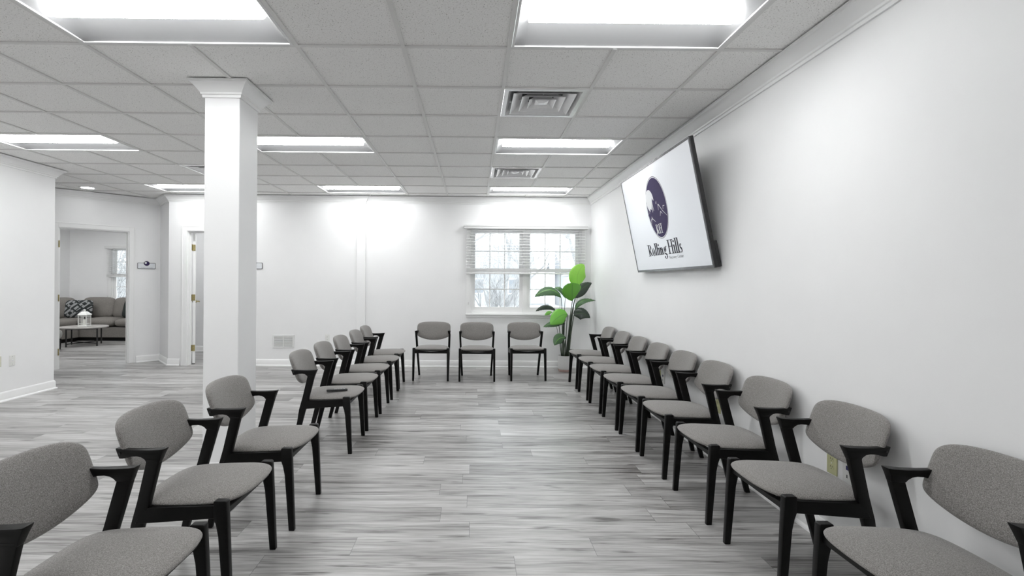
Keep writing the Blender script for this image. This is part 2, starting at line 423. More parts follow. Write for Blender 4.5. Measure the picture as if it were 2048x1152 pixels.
# baseboards
bb = [(0, 0), (.028, 0), (.027, .010), (.022, .017), (.014, .021), (.013, .088), (.009, .098), (.004, .106), (0, .107)]
sweep('baseboard_right', [(XR, YR), (XR, YB), (-3.535, YB)], bb)
sweep('baseboard_jog', [(-4.64, YB), JB, JA, (-5.505, 8.395)], bb)
sweep('baseboard_left', [(-6.29, 7.61), EA, (XL, YL), (XL, YR), (XR, YR)], bb)
sweep('baseboard_office', [(-3.1, 8.3), (-3.1, 9.75), (-5.30, 9.75), (-5.30, 8.75)], bb)
sweep('baseboard_lounge', [(LX1, 8.8), (LX1, LY1), (LX0, LY1), (LX0, 6.5)], bb)
# small crown in the side rooms is left plain: their ceilings are out of view

# square column in the room, its capital and plinth
PX0, PX1, PY0, PY1 = -1.84, -1.602, 3.50, 3.79
mb = MB(); mb.box((PX0, PY0, 0), (PX1, PY1, ZC))
pil = struct(mb.build('trim_3', 'wall_paint', bevel=.003, seg=1))
col = [(PX0, PY0), (PX0, PY1), (PX1, PY1), (PX1, PY0)]
cap_prof = [(d * .92, z) for d, z in crown]
o = sweep('capital', col, cap_prof, closed=True); o.parent = pil; del o['kind']
o = sweep('plinth', col, [(d * .8, z) for d, z in bb], closed=True); o.parent = pil; del o['kind']
# pilaster on the back wall
QX0, QX1, QY = -1.855, -1.715, YB - .045
mb = MB(); mb.box((QX0, QY, 0), (QX1, YB, ZC))
pl = struct(mb.build('trim_4', 'wall_paint', bevel=.003, seg=1))
o = sweep('capital', [(QX1, YB), (QX1, QY), (QX0, QY), (QX0, YB)], [(d * .7, z) for d, z in crown]); o.parent = pl; del o['kind']
# (room lies outside the pilaster outline)

# ---------------------------------------------------------------- windows with blinds
def window(name, x0, x1, z0, z1, yw, th, sashes, cols=3):
    """frame in a wall facing -y at yw; sashes: list of (x0,x1)"""
    w = sempty(name, ((x0 + x1) / 2, yw, z0)); ox, oz = (x0 + x1) / 2, z0
    def L(a, b): return (a[0] - ox, a[1], a[2] - oz), (b[0] - ox, b[1], b[2] - oz)
    mb = MB()
    for a, b in (((x0, .0, z0), (x0 + .03, th, z1)), ((x1 - .03, 0, z0), (x1, th, z1)), ((x0 + .03, 0, z1 - .03), (x1 - .03, th, z1)), ((x0 + .03, 0, z0), (x1 - .03, th, z0 + .02))): mb.box(*L(a, b))
    for k in range(len(sashes) - 1): mb.box(*L((sashes[k][1], .01, z0 + .02), (sashes[k + 1][0], th, z1 - .03)))
    mb.build('window_frame', 'trim_paint', w)
    mb = MB()
    cw = .062
    mb.box(*L((x0 - cw, -.016, z0), (x0 + .004, -.001, z1 + cw))); mb.box(*L((x1 - .004, -.016, z0), (x1 + cw, -.001, z1 + cw))); mb.box(*L((x0 + .004, -.016, z1 - .004), (x1 - .004, -.001, z1 + cw)))
    mb.build('casing', 'trim_paint', w, bevel=.003, seg=1)
    mb = MB(); mb.box(*L((x0 - cw - .01, -.045, z0 - .025), (x1 + cw + .01, .03, z0 + .002))); mb.build('window_sill', 'trim_paint', w, bevel=.005)
    mb = MB(); mb.box(*L((x0 - cw, -.018, z0 - .06), (x1 + cw, -.001, z0 - .026))); mb.build('apron', 'trim_paint', w, bevel=.003, seg=1)
    for sx0, sx1 in sashes:
        zm = (z0 + z1) / 2 + .015
        for up in (0, 1):
            a0, a1 = (z0 + .02, zm + .02) if not up else (zm - .02, z1 - .03)
            yy = .045 if not up else .078
            st = .052; rb = .085 if not up else .04
            mb = MB()
            mb.box(*L((sx0, yy, a0), (sx0 + st, yy + .032, a1))); mb.box(*L((sx1 - st, yy, a0), (sx1, yy + .032, a1)))
            mb.box(*L((sx0 + st, yy, a0), (sx1 - st, yy + .032, a0 + rb))); mb.box(*L((sx0 + st, yy, a1 - .04), (sx1 - st, yy + .032, a1)))
            s_ = mb.build('sash', 'trim_paint', w)
            mb = MB(); gx0, gx1, gz0, gz1 = sx0 + st, sx1 - st, a0 + rb, a1 - .04
            for k in range(1, cols): xx_ = gx0 + (gx1 - gx0) * k / cols; mb.box(*L((xx_ - .008, yy + .006, gz0), (xx_ + .008, yy + .026, gz1)))
            zz_ = (gz0 + gz1) / 2; mb.box(*L((gx0, yy + .0055, zz_ - .008), (gx1, yy + .0265, zz_ + .008)))
            mb.build('muntins', 'trim_paint', s_)
            mb = MB(); mb.box(*L((gx0, yy + .014, gz0), (gx1, yy + .018, gz1))); mb.build('pane', 'window_glass', s_)
    return w
def blind(label, x0, x1, ztop, zstack0, zstack1, yw, pitch=.0455):
    t = thing('window_blind', label, 'blind', ((x0 + x1) / 2, yw, zstack0)); hx = (x1 - x0) / 2; oz = zstack0
    yc = -.045
    mb = MB(); mb.box((-hx - .035, yc - .045, ztop - .055 - oz), (hx + .035, -.018, ztop - oz)); mb.box((-hx - .04, yc - .051, ztop - .02 - oz), (hx + .04, -.018, ztop + .004 - oz)); mb.build('valance', 'blind_white', t, bevel=.004)
    z = ztop - .075; k = 0
    while z > zstack1 + .02:
        mb = MB(); rings = []
        for sx in (-hx, hx):
            rings.append([(sx, yc - .025, z - oz - .004), (sx, yc, z - oz + .001), (sx, yc + .025, z - oz - .0005), (sx, yc + .025, z - oz + .0025), (sx, yc, z - oz + .0042), (sx, yc - .025, z - oz - .001)])
        mb.loft(rings); mb.build('slat', 'blind_white', t); z -= pitch; k += 1
    n = 11; zz_ = zstack0 + .03
    for q in range(n):
        mb = MB(); z = zz_ + (zstack1 - zz_) * (q + .2) / n
        mb.box((-hx, yc - .025, z - oz), (hx, yc + .025, z + .0035 - oz)); mb.build('slat', 'blind_white', t)
    mb = MB(); mb.box((-hx, yc - .027, 0), (hx, yc + .027, .026)); mb.build('bottom_rail', 'blind_white', t, bevel=.005)
    for q in range(5):
        x = -hx + .08 + (2 * hx - .16) * q / 4
        mb = MB()
        for dy in (-.027, .027): mb.tube([(x, yc + dy, .02), (x, yc + dy, ztop - .05 - oz)], .0014, 5)
        mb.build('ladder_cord', 'cord_white', t)
    mb = MB()
    for dx in (.03, .05): mb.tube([(-hx + dx, yc - .031, ztop - .06 - oz), (-hx + dx, yc - .031, -.42)], .0015, 5)
    mb.lathe([(.003, -.44), (.008, -.45), (.007, -.48), (.003, -.485)], 10, (-hx + .04, yc - .031)); mb.build('pull_cord', 'cord_white', t)
    return t
window('window_1', WIN[0], WIN[1], WIN[2], WIN[3], YB, .11, [(-.045 + .01, .775), (.845, 1.672)])
blind('white slatted blind half raised over the double window', -.125, 1.755, 2.245, 1.478, 1.57, YB)
window('window_2', -8.66, -7.55, .80, 2.12, LY1, .11, [(-8.63, -7.58)])
blind('white slatted blind half raised on the lounge window behind the sofa', -8.73, -7.48, 2.14, 1.415, 1.475, LY1)

# ---------------------------------------------------------------- doors
def dframe(name, p0, dirv, w, leaf_side=None):
    """local x along opening, -y toward the room"""
    e = sempty(name, (p0[0], p0[1], 0), math.atan2(dirv[1], dirv[0]))
    cw = .072
    mb = MB()
    mb.box((-cw, -.018, 0), (0.004, -.001, DH + cw)); mb.box((w - .004, -.018, 0), (w + cw, -.001, DH + cw)); mb.box((.004, -.018, DH - .004), (w - .004, -.001, DH + cw))
    mb.box((-cw - .004, -.022, 0), (-cw + .012, -.002, DH + cw + .004)); mb.box((w + cw - .012, -.022, 0), (w + cw + .004, -.002, DH + cw + .004)); mb.box((-cw, -.022, DH + cw - .012), (w + cw, -.002, DH + cw + .004))
    mb.build('casing', 'trim_paint', e, bevel=.002, seg=1)
    mb = MB(); mb.box((.0, 0, 0), (.018, .112, DH)); mb.box((w - .018, 0, 0), (w, .112, DH)); mb.box((.018, 0, DH - .018), (w - .018, .112, DH))
    mb.box((.018, .055, 0), (.03, .075, DH - .018)); mb.box((w - .03, .055, 0), (w - .018, .075, DH - .018)); mb.box((.03, .055, DH - .03), (w - .03, .075, DH - .018))
    mb.build('jamb', 'trim_paint', e)
    return e
k = 1 / math.sqrt(2)
d1 = dframe('door_1', (-6.21, 7.69), (k, k), .898)
for z in (.262, 1.068, 1.876):
    mb = MB(); mb.box((.003, -.022, z - .05), (.010, -.002, z + .05)); mb.tube([(.012, -.026, z - .05), (.012, -.026, z + .05)], .006, 8); mb.build('hinge', 'brass', d1, smooth=True)
d2 = dframe('door_2', (-4.54, YB), (1, 0), .91)
# leaf swung into the office
lf = bpy.data.objects.new('door_leaf', None); C.objects.link(lf); lf.parent = d2; lf.location = (.024, .122, 0); lf.rotation_euler = (0, 0, R(118))
mb = MB(); mb.box((0, -.038, .012), (.86, 0, DH - .022)); 
lp = mb.build('leaf_panel', 'trim_paint', lf, bevel=.002, seg=1)
mb = MB()
for (a, b) in ((.12, .40), (.46, .74)):
    for (c_, d_) in ((.25, .9), (1.05, 1.9)):
        for yy_ in (-.0395, .0015): mb.box((a, yy_ - .0015, c_), (b, yy_ + .0015, d_))
mb.build('raised_panel', 'trim_paint', lf, bevel=.001, seg=1)
for z in (.26, 1.07, 1.87):
    mb = MB(); mb.box((-.006, -.037, z - .05), (.0, .0, z + .05)); mb.tube([(-.006, .006, z - .05), (-.006, .006, z + .05)], .007, 8); mb.build('hinge', 'brass', lf, smooth=True)
mb = MB()
for s_ in (-1, 1):
    y0 = -.038 if s_ < 0 else 0
    mb.tube([(.79, y0, .98), (.79, y0 + s_ * .012, .98)], .028, 16); mb.tube([(.79, y0, .98), (.79, y0 + s_ * .055, .98)], .010, 12)
    mb.tube([(.79, y0 + s_ * .05, .98), (.70, y0 + s_ * .055, .978)], .009, 10)
mb.build('door_handle', 'brass', lf, smooth=True)
for z in (.262, 1.068, 1.876):
    mb = MB(); mb.box((.018, .07, z - .05), (.021, .112, z + .05)); mb.build('hinge_plate', 'brass', d2)

# ---------------------------------------------------------------- ceiling lamps and vents
def troffer(label, i, j, group='recessed ceiling lamps'):
    cx, cy = gx(i + 1), gy(j) + TW / 2
    t = thing('ceiling_lamp', label, 'ceiling lamp', (cx, cy, ZC), 0, group)
    hx, hy = TW - .0135, TW / 2 - .0135
    # flange
    mb = MB()
    for a, b in (((-hx, -hy, -.002), (hx, -hy + .014, .006)), ((-hx, hy - .014, -.002), (hx, hy, .006)), ((-hx, -hy + .014, -.002), (-hx + .014, hy - .014, .006)), ((hx - .014, -hy + .014, -.002), (hx, hy - .014, .006))): mb.box(a, b)
    mb.build('frame', 'white_metal', t)
    # curved reflector
    xs = [-hx + .012, -hx + .075, hx - .075, hx - .012]
    prof = []
    ly = .088
    for q in range(9):
        a = q / 8; prof.append((-(hy - .012) + (hy - .012 - ly) * a, .004 + .062 * math.sin(a * PI / 2)))
    full = prof + [(-y, z) for y, z in reversed(prof)]
    rings = []
    for ix, x in enumerate(xs):
        rings.append([(x, y, (z if ix in (1, 2) else .004)) for y, z in full])
    mb = MB(); n = len(full)
    for r_ in rings: mb.v += r_
    for a in range(3):
        for q in range(n - 1):
            if a == 1 and q == 8: continue
            mb.f.append((a * n + q, a * n + q + 1, (a + 1) * n + q + 1, (a + 1) * n + q))
    mb.build('reflector', 'reflector', t, smooth='open')
    mb = MB(); mb.box((-hx, -hy, .10), (hx, hy, .12))
    for a, b in (((-hx, -hy, .007), (hx, -hy + .004, .1)), ((-hx, hy - .004, .007), (hx, hy, .1)), ((-hx, -hy, .007), (-hx + .004, hy, .1)), ((hx - .004, -hy, .007), (hx, hy, .1))): mb.box(a, b)
    mb.build('housing', 'white_metal', t)
    mb = MB(); rings = []
    for x in (-hx + .07, hx - .07):
        rings.append([(x, -ly + 2 * ly * q / 10, .062 - .060 * math.sin(PI * q / 10)) for q in range(11)] + [(x, ly, .07), (x, -ly, .07)])
    mb.loft(rings); mb.build('lens', 'lamp_lens', t, smooth=True)
    return t
rows = {-9: 'added unseen by the rear wall for light', -5: 'added unseen behind the front row for light', -1: 'in the front row', 3: 'in the middle row', 7: 'in the row nearest the window wall'}
cols_ = {0: 'on the television side', -4: 'centre of its row', -8: 'on the lounge side'}
proto = None
def lamp(i, j, label):
    global proto
    if proto is None: proto = troffer(label, i, j); return proto
    o = copy_tree(proto); o.location = (gx(i + 1), gy(j) + TW / 2, ZC); o['label'] = label; return o
for i, j in troffers:
    lamp(i, j, 'rectangular ceiling lamp %s, %s' % (rows[j], cols_[i]))
for n_, (i, j) in enumerate(lounge_fill_lamps):
    lamp(i, j, 'added unseen ceiling lamp lighting the lounge, %s' % ('over the left end of the sofa', 'near the office wall', 'over the floor inside the doorway', 'by the front wall')[n_])
lamp(*office_fill_lamps[0], 'added unseen ceiling lamp lighting the small room behind the open door')
def diffuser(label, i, j):
    t = thing('ceiling_vent', label, 'air vent', (gx(i) + TW / 2, gy(j) + TW / 2, ZC), 0, 'square ceiling vents')
    h = TW / 2 - .0135
    mb = MB()
    def ring(mb, r0, z0, r1, z1, t_=.0025):
        c = lambda r, z: [(-r, -r, z), (r, -r, z), (r, r, z), (-r, r, z)]
        mb.loft([c(r0, z0), c(r1, z1), c(r1, z1 + t_), c(r0, z0 + t_), c(r0, z0)], cap=False)
    ring(mb, h, -.002, h - .03, -.002, .004); ring(mb, h - .03, -.002, h - .05, .03); ring(mb, h - .05, .03, h - .065, .085)
    mb.build('frame', 'bright_metal', t)
    for r_o, r_i, z in ((.225, .150, .0), (.158, .092, .002), (.098, .040, .004)):
        mb = MB(); ring(mb, r_o, z - .006, r_o - .006, z - .004); ring(mb, r_o - .006, z - .004, r_i, z + .045); mb.build('louver', 'bright_metal', t)
    mb = MB(); q = .062
    q = .05; mb.add([(-q, -q, .012), (q, -q, .012), (q, q, .012), (-q, q, .012), (-.02, -.02, -.0), (.02, -.02, 0), (.02, .02, 0), (-.02, .02, 0)], [(0, 1, 5, 4), (1, 2, 6, 5), (2, 3, 7, 6), (3, 0, 4, 7), (4, 5, 6, 7), (3, 2, 1, 0)])
    mb.build('centre_cone', 'bright_metal', t)
    mb = MB(); mb.box((-h + .03, -h + .03, .095), (h - .03, h - .03, .11)); mb.lathe([(.13, .09), (.13, .0945)], 24); mb.build('plenum', 'dark_gap', t)
    mb = MB()
    for sx, sy in ((1, 0), (-1, 0), (0, 1), (0, -1)):
        mb.tube([(sx * .05, sy * .05, .03), (sx * .19, sy * .19, .03)], .003, 6)
    mb.build('bracket', 'bright_metal', t)
    return t
diffuser('square louvred ceiling vent in front of the middle lamp row, nearest the camera', 0, 1)
diffuser('square louvred ceiling vent farther back, between the two rear lamps on the right', 0, 5)
diffuser('square louvred ceiling vent half hidden behind the square column', -6, 5)
t = thing('downlight', 'small round recessed downlight above the lounge doorway', 'ceiling lamp', (-5.69, 7.575, ZC + .007))
mb = MB(); mb.lathe([(.078, -.004), (.105, -.006), (.108, .0), (.078, .002)], 32); mb.build('trim_ring', 'white_metal', t, smooth=True)
mb = MB(); mb.lathe([(.077, -.007), (.077, -.0045)], 32); mb.build('lens', 'lamp_lens', t)

# ---------------------------------------------------------------- armchairs
def chair(label):
    t = thing('armchair', label, 'chair', group='black framed grey armchairs around the room')
    yo = lambda z: .222 + .028 * min(1, max(0, z) / .60)     # outer face of the splayed rear leg
    for s_ in (-1, 1):
        def Y(a, b_): return (a, b_) if s_ > 0 else (-b_, -a)
        # front leg
        prof = [(.219, 0), (.249, 0), (.236, .30), (.229, .440), (.223, .4445), (.180, .4445), (.175, .440), (.176, .374), (.186, .345), (.195, .30)]
        fo = lambda x, z: s_ * .249; fi = lambda x, z: s_ * (.223 - .006 * max(0, z) / .44)
        mb = MB(); mb.prism(prof, fi if s_ > 0 else fo, fo if s_ > 0 else fi); mb.build('front_leg', 'black_wood', t, bevel=.003, seg=2, smooth=True)
        # rear leg, leaning forward up to the armrest
        c = lambda z: -.222 + .248 * z
        prof = [(c(0) - .015, 0), (c(0) + .015, 0), (c(.30) + .021, .30), (c(.42) + .025, .42), (c(.60) + .0275, .60), (c(.60) + .028, .612), (c(.60) - .028, .612), (c(.60) - .0265, .60), (c(.44) - .026, .44), (c(.34) - .030, .34), (c(.25) - .022, .25)]
        ro = lambda x, z: s_ * yo(z); ri = lambda x, z: s_ * (yo(z) - .027)
        mb = MB(); mb.prism(prof, ri if s_ > 0 else ro, ro if s_ > 0 else ri); mb.build('rear_leg', 'black_wood', t, bevel=.004, seg=2, smooth=True)
        # armrest
        prof = [(-.045, .601), (-.036, .630), (-.025, .6565), (-.048, .6535), (-.095, .6505), (-.15, .6495), (-.190, .651), (-.231, .6545), (-.225, .638), (-.215, .612), (-.200, .6125), (-.165, .6215), (-.140, .623), (-.121, .6195), (-.108, .611), (-.100, .600)]
        def ao(x, z):
            fr = max(0, min(1, (-.03 - x) / .21)); up = max(0, min(1, (z - .60) / .05))
            return s_ * (.2500 + .002 * up - .013 * fr)
        def ai(x, z):
            fr = max(0, min(1, (-.03 - x) / .21)); up = max(0, min(1, (z - .60) / .05))
            return s_ * (.2235 - .012 * up * (1 - fr * .6) - .004 * fr)
        mb = MB(); mb.prism(prof, ai if s_ > 0 else ao, ao if s_ > 0 else ai); arm = mb.build('armrest', 'black_wood', t, bevel=.003, seg=2, smooth=True)
        mb = MB(); mb.tube([(-.212, s_ * .232, .634), (-.212, s_ * .2425, .634)], .005, 12); mb.build('screw_cap', 'black_metal', arm, smooth=True)
        # side rail
        prof = [(-.150, .345), (.190, .370), (.190, .424), (-.115, .413)]
        mb = MB(); mb.prism(prof, *(Y(.216, .2405))); mb.build('side_rail', 'black_wood', t, bevel=.003, seg=1, smooth=True)
    # front and back rail
    prof = [(-.222, .372), (.222, .372), (.222, .405), (.12, .398), (0, .395), (-.12, .398), (-.222, .405)]
    mb = MB(); mb.loft([[(.190, y, z) for y, z in prof], [(.217, y, z) for y, z in prof]]); mb.build('front_rail', 'black_wood', t, bevel=.003, seg=1, smooth=True)
    mb = MB(); mb.box((-.145, -.214, .355), (-.120, .214, .405)); mb.build('back_rail', 'black_wood', t, bevel=.003, seg=1, smooth=True)
    # seat cushion: u along y, v along x ; thickness along z
    def sh(u, v):
        y = u * .233 * (1 - .05 * max(0, -v))
        front = .238 + .040 * (1 - abs(u) ** 2.2); back = -.175
        x = back + (front - back) * (v + 1) / 2
        return (y, x, .418 + .012 * (v + 1) / 2 + .008 * (1 - u * u))
    mb = pillow(0, 0, .031, 22, 22, p=5, shape=sh, q=.55)
    mb.v = [(z_, x_, y_) for (x_, y_, z_) in mb.v]           # (y, thickness, x) -> world
    mb.v = [(a, b_, max(c_, .402 + 0.0)) if False else (a, b_, c_) for (a, b_, c_) in mb.v]
    mb.build('seat', 'upholstery', t, smooth='all')
    # backrest
    def sb(u, v):
        top = .769 - .008 * abs(u) ** 2.5; bot = .511 + .060 * abs(u) ** 2.1
        z = bot + (top - bot) * (v + 1) / 2
        wv = .241 - .004 * max(0, v) ** 2 - .003 * max(0, -v)
        ztilt = -.166 - (z - .56) * .36
        x = ztilt - .042 * (1 - u * u)
        return (u * wv, z, x)
    mb = pillow(0, 0, .029, 26, 24, p=5.0, p2=11, shape=sb, q=.42)
    mb.v = [(b_, a, c_) for (a, b_, c_) in mb.v]
    mb.build('backrest', 'upholstery', t, smooth='all')
    return t
left_rows = [  # y centre, x of front foot, rotation (deg), label
 (1.675, -.983, 0, 'grey armchair nearest the camera in the left row, cut by the corner'),
 (2.345, -1.000, 0, 'grey armchair second from the camera in the left row, before the column chair'),
 (3.012, -.975, 0, 'grey armchair in front of the white square column'),
 (4.245, -.960, 0, 'grey armchair with a black remote control on its seat'),
 (4.860, -.958, 0, 'grey armchair in the left row just behind the one with the remote control'),
 (5.455, -.945, 0, 'grey armchair third from the far end of the left row'),
 (6.080, -.930, 0, 'grey armchair second from the far end of the left row'),
 (6.680, -.938, 0, 'grey armchair at the far end of the left row, nearest the window wall'),
]
right_rows = [
 (1.700, 1.303, 0, 'grey armchair nearest the camera in the right row, cut off by the right edge'),
 (2.415, 1.322, 0, 'grey armchair second from the camera along the right wall, before a cream outlet'),
 (3.095, 1.322, 0, 'grey armchair third from the camera along the right wall'),
 (3.755, 1.320, 0, 'grey armchair fourth from the camera along the right wall'),
 (4.330, 1.318, 0, 'grey armchair at the middle of the right row, fifth from the camera'),
 (4.918, 1.315, 0, 'grey armchair sixth from the camera along the right wall, before a white plate'),
 (5.512, 1.312, 0, 'grey armchair third from the plant end of the right row'),
 (6.108, 1.312, 0, 'grey armchair second from the plant end of the right row'),
 (6.726, 1.310, 0, 'grey armchair at the far end of the right row, beside the potted plant'),
]
base_chair = None
def put(cx, cy, rz, label):
    global base_chair
    if base_chair is None: base_chair = chair(label); o = base_chair
    else: o = copy_tree(base_chair); o['label'] = label
    o.location = (cx, cy, 0); o.rotation_euler = (0, 0, rz)
random.seed(4)
for (y, xf, a, lb) in left_rows: put(xf - .232, y, R(a), lb)
for (y, xf, a, lb) in right_rows: put(xf + .232, y, PI + R(a), lb)
put(-.578, 7.205, R(-90 - 1), 'grey armchair against the back wall, leftmost of the three facing the camera')
put(.047, 7.180, R(-90 + .3), 'grey armchair against the back wall under the left window, middle of the three')
put(.742, 7.245, R(-87), 'grey armchair against the back wall beside the plant, rightmost of the three')

# ---------------------------------------------------------------- television
def tv():
    W2, HH = .886, 1.0
    t = thing('television', 'large flat television tilted down from the right wall, showing a purple oval logo', 'television', (1.79, 4.688, 1.465), -PI / 2)
    # local: x to the viewer's right, y into the wall, z up ; tilt about x
    tilt = math.atan2(.20, .98)
    t.rotation_mode = 'XYZ'
    A = Matrix.Rotation(tilt, 4, 'X')
    def bld(mb, *a, **k): mb.v = [tuple(A @ Vector(p)) for p in mb.v]; return mb.build(*a, **k)
    mb = MB(); mb.box((-W2, .004, 0), (W2, .034, HH)); body = bld(mb, 'body', 'tv_black', t, bevel=.004)
    mb = MB(); mb.box((-W2 * .96, .034, .0), (W2 * .985, .064, .20)); mb.box((-W2 * .7, .034, .2), (W2 * .7, .055, .6)); bld(mb, 'rear_housing', 'tv_black', t, bevel=.006)
    mb = MB(); bw = .018
    for a, b in (((-W2, -.004, 0), (W2, .004, bw + .004)), ((-W2, -.004, HH - bw), (W2, .004, HH)), ((-W2, -.004, bw + .004), (-W2 + bw, .004, HH - bw)), ((W2 - bw, -.004, bw + .004), (W2, .004, HH - bw))): mb.box(a, b)
    bld(mb, 'bezel', 'tv_bezel', t, bevel=.001, seg=1)
    mb = MB(); mb.box((-W2 + bw, -.0005, bw + .004), (W2 - bw, .003, HH - bw)); scr = bld(mb, 'screen', 'screen_lit', t)
    mb = MB(); mb.box((-.18, .06, .10), (.18, .072, .5)); mb.v = [tuple(A @ Vector(p)) for p in mb.v]
    mb.box((-.25, .052, .1), (.25, .064, .5)); mb.build('wall_bracket', 'black_metal', t)
    # ---- logo, drawn in screen coordinates s = 4.67 - worldY (to the right), t = height
    def flat(m, polys, lift):
        mb = MB()
        for kind, pts in polys:
            n = len(mb.v); mb.v += [(x, -lift, z) for x, z in pts]
            if kind == 'poly': mb.f.append(tuple(range(n, n + len(pts))))
            else:
                h_ = len(pts) // 2
                for q in range(h_ - 1): mb.f.append((n + q, n + q + 1, n + h_ + q + 1, n + h_ + q))
        return mb
    def ell(cx, cz, rx, rz, n=56): return ('poly', [(cx + rx * math.cos(2 * PI * q / n), cz + rz * math.sin(2 * PI * q / n)) for q in range(n)])
    def band(cx, cz, rx, rz, w, n=64, a0=0, a1=2 * PI, w2=None):
        o1, o2 = [], []
        for q in range(n + 1):
            a = a0 + (a1 - a0) * q / n; ww = w if w2 is None else w2 + (w - w2) * abs(math.cos(a))
            o1.append((cx + rx * math.cos(a), cz + rz * math.sin(a))); o2.append((cx + (rx - ww) * math.cos(a), cz + (rz - (w if w2 is None else w2)) * math.sin(a)))
        return ('strip', o1 + o2)
    def line(pts, ws):
        o1, o2 = [], []
        for q, p in enumerate(pts):
            a = pts[max(q - 1, 0)]; b = pts[min(q + 1, len(pts) - 1)]; dx, dz = b[0] - a[0], b[1] - a[1]; l = math.hypot(dx, dz) or 1
            w = ws[q] if isinstance(ws, (list, tuple)) else ws
            o1.append((p[0] - dz / l * w / 2, p[1] + dx / l * w / 2)); o2.append((p[0] + dz / l * w / 2, p[1] - dx / l * w / 2))
        return ('strip', o1 + o2)
    CX, CZ = -.006, .589
    bld(flat('', [band(CX, CZ, .248, .287, .005), ], .001), 'logo_ring', 'logo_dark', scr)
    bld(flat('', [ell(CX, CZ, .236, .275)], .0012), 'logo_oval', 'logo_purple', scr)
    moon = [ell(-.142, .672, .096, .105)]
    bld(flat('', moon, .0016), 'logo_moon', 'logo_white', scr)
    ridge = [('poly', [(-.245, .545), (-.215, .58), (-.185, .565), (-.16, .60), (-.135, .585), (-.105, .63), (-.075, .69), (-.052, .66), (-.03, .70), (.0, .64), (.0, .5), (-.2, .5)])]
    bld(flat('', ridge, .002), 'logo_ridge', 'logo_purple', scr)
    # mark a small helper for white strokes
    wh = [line([(-.185, .50), (-.165, .525), (-.145, .505)], .004),
          line([(-.205, .455), (-.185, .495), (-.155, .505), (-.12, .485), (-.085, .465)], [.003, .012, .008, .006, .003]),
          line([(-.20, .555), (-.19, .585), (-.175, .57), (-.165, .61), (-.15, .60)], .004),
          line([(-.115, .56), (-.105, .60), (-.085, .655), (-.09, .60), (-.085, .57)], [.006, .01, .009, .008, .004]),
          line([(-.01, .628), (.01, .645), (.008, .62)], [.005, .011, .005]),
          line([(.03, .56), (.04, .615), (.05, .612), (.12, .545), (.205, .49)], [.004, .011, .009, .006, .003]),
          line([(.045, .505), (.072, .545), (.105, .52)], [.005, .01, .004]),
          line([(.14, .555), (.15, .585), (.185, .583)], [.005, .008, .004])]
    def glyph(ch, x, z, hgt, st):
        """condensed roman letters; returns shapes and advance"""
        c = hgt; xh = .60 * c; th = st; tn = st * .32; g = []
        def stem(xc, a, b, w=th): g.append(('poly', [(x + xc - w / 2, z + a), (x + xc + w / 2, z + a), (x + xc + w / 2, z + b), (x + xc - w / 2, z + b)]))
        def serif(xc, a, w): g.append(('poly', [(x + xc - w / 2, z + a - tn / 2), (x + xc + w / 2, z + a - tn / 2), (x + xc + w / 2, z + a + tn / 2), (x + xc - w / 2, z + a + tn / 2)]))
        def arc(cx, cz, rx, rz, a0, a1, w=th): g.append(band(x + cx, z + cz, rx, rz, w, 24, a0, a1, tn))
        u = c * .5
        if ch == 'R':
            stem(.12 * u + th / 2, 0, c); serif(.12 * u + th / 2, tn / 2, th * 2.6); serif(.10 * u + th / 2, c - tn / 2, th * 2.6)
            arc(.15 * u + th, c * .745, .52 * u, c * .255, -PI / 2, PI / 2)
            g.append(line([(x + .45 * u, z + c * .49), (x + .75 * u, z + c * .12), (x + 1.02 * u, z + 0)], [th * .9, th * .95, th * .35])); return g, 1.02 * u
        if ch == 'H':
            for q in (.16 * u + th / 2, 1.0 * u): stem(q, 0, c); serif(q, tn / 2, th * 2.7); serif(q, c - tn / 2, th * 2.7)
            serif(.60 * u, c * .53, .85 * u); return g, 1.22 * u
        if ch == 'o': arc(.40 * u, xh / 2, .36 * u, xh / 2 + tn, 0, 2 * PI); return g, .80 * u
        if ch == 'l': stem(.22 * u, 0, c * 1.04); serif(.22 * u, tn / 2, th * 2.5); serif(.13 * u, c * 1.04 - tn / 2, th * 1.5); return g, .42 * u
        if ch == 'i': stem(.22 * u, 0, xh); serif(.22 * u, tn / 2, th * 2.5); serif(.13 * u, xh - tn / 2, th * 1.5); g.append(ell(x + .22 * u, z + c * .84, th * .62, th * .62, 14)); return g, .42 * u
        if ch == 'n':
            stem(.20 * u, 0, xh); serif(.20 * u, tn / 2, th * 2.4); serif(.12 * u, xh - tn / 2, th * 1.5)
            arc(.47 * u, xh * .66, .27 * u, xh * .36, 0, PI); stem(.74 * u - th / 2, 0, xh * .7); serif(.74 * u - th / 2, tn / 2, th * 2.4); return g, .88 * u
        if ch == 'g':
            arc(.36 * u, xh * .66, .28 * u, xh * .36, 0, 2 * PI); g.append(line([(x + .55 * u, z + xh * .92), (x + .78 * u, z + xh * 1.06)], th * .6))
            g.append(line([(x + .22 * u, z + xh * .34), (x + .18 * u, z + xh * .12), (x + .55 * u, z - xh * .02), (x + .72 * u, z - xh * .22)], [tn * 1.5, th * .7, th, th * .7]))
            arc(.40 * u, -xh * .34, .36 * u, xh * .30, PI * .9, 2.1 * PI, th * .8); return g, .82 * u
        if ch == 's':
            arc(.30 * u, xh * .74, .22 * u, xh * .27, .15 * PI, 1.35 * PI, th * .8); arc(.30 * u, xh * .26, .24 * u, xh * .28, -.85 * PI, .42 * PI, th * .8)
            g.append(line([(x + .14 * u, z + xh * .60), (x + .46 * u, z + xh * .42)], th * .9)); return g, .60 * u
        return g, .3 * u
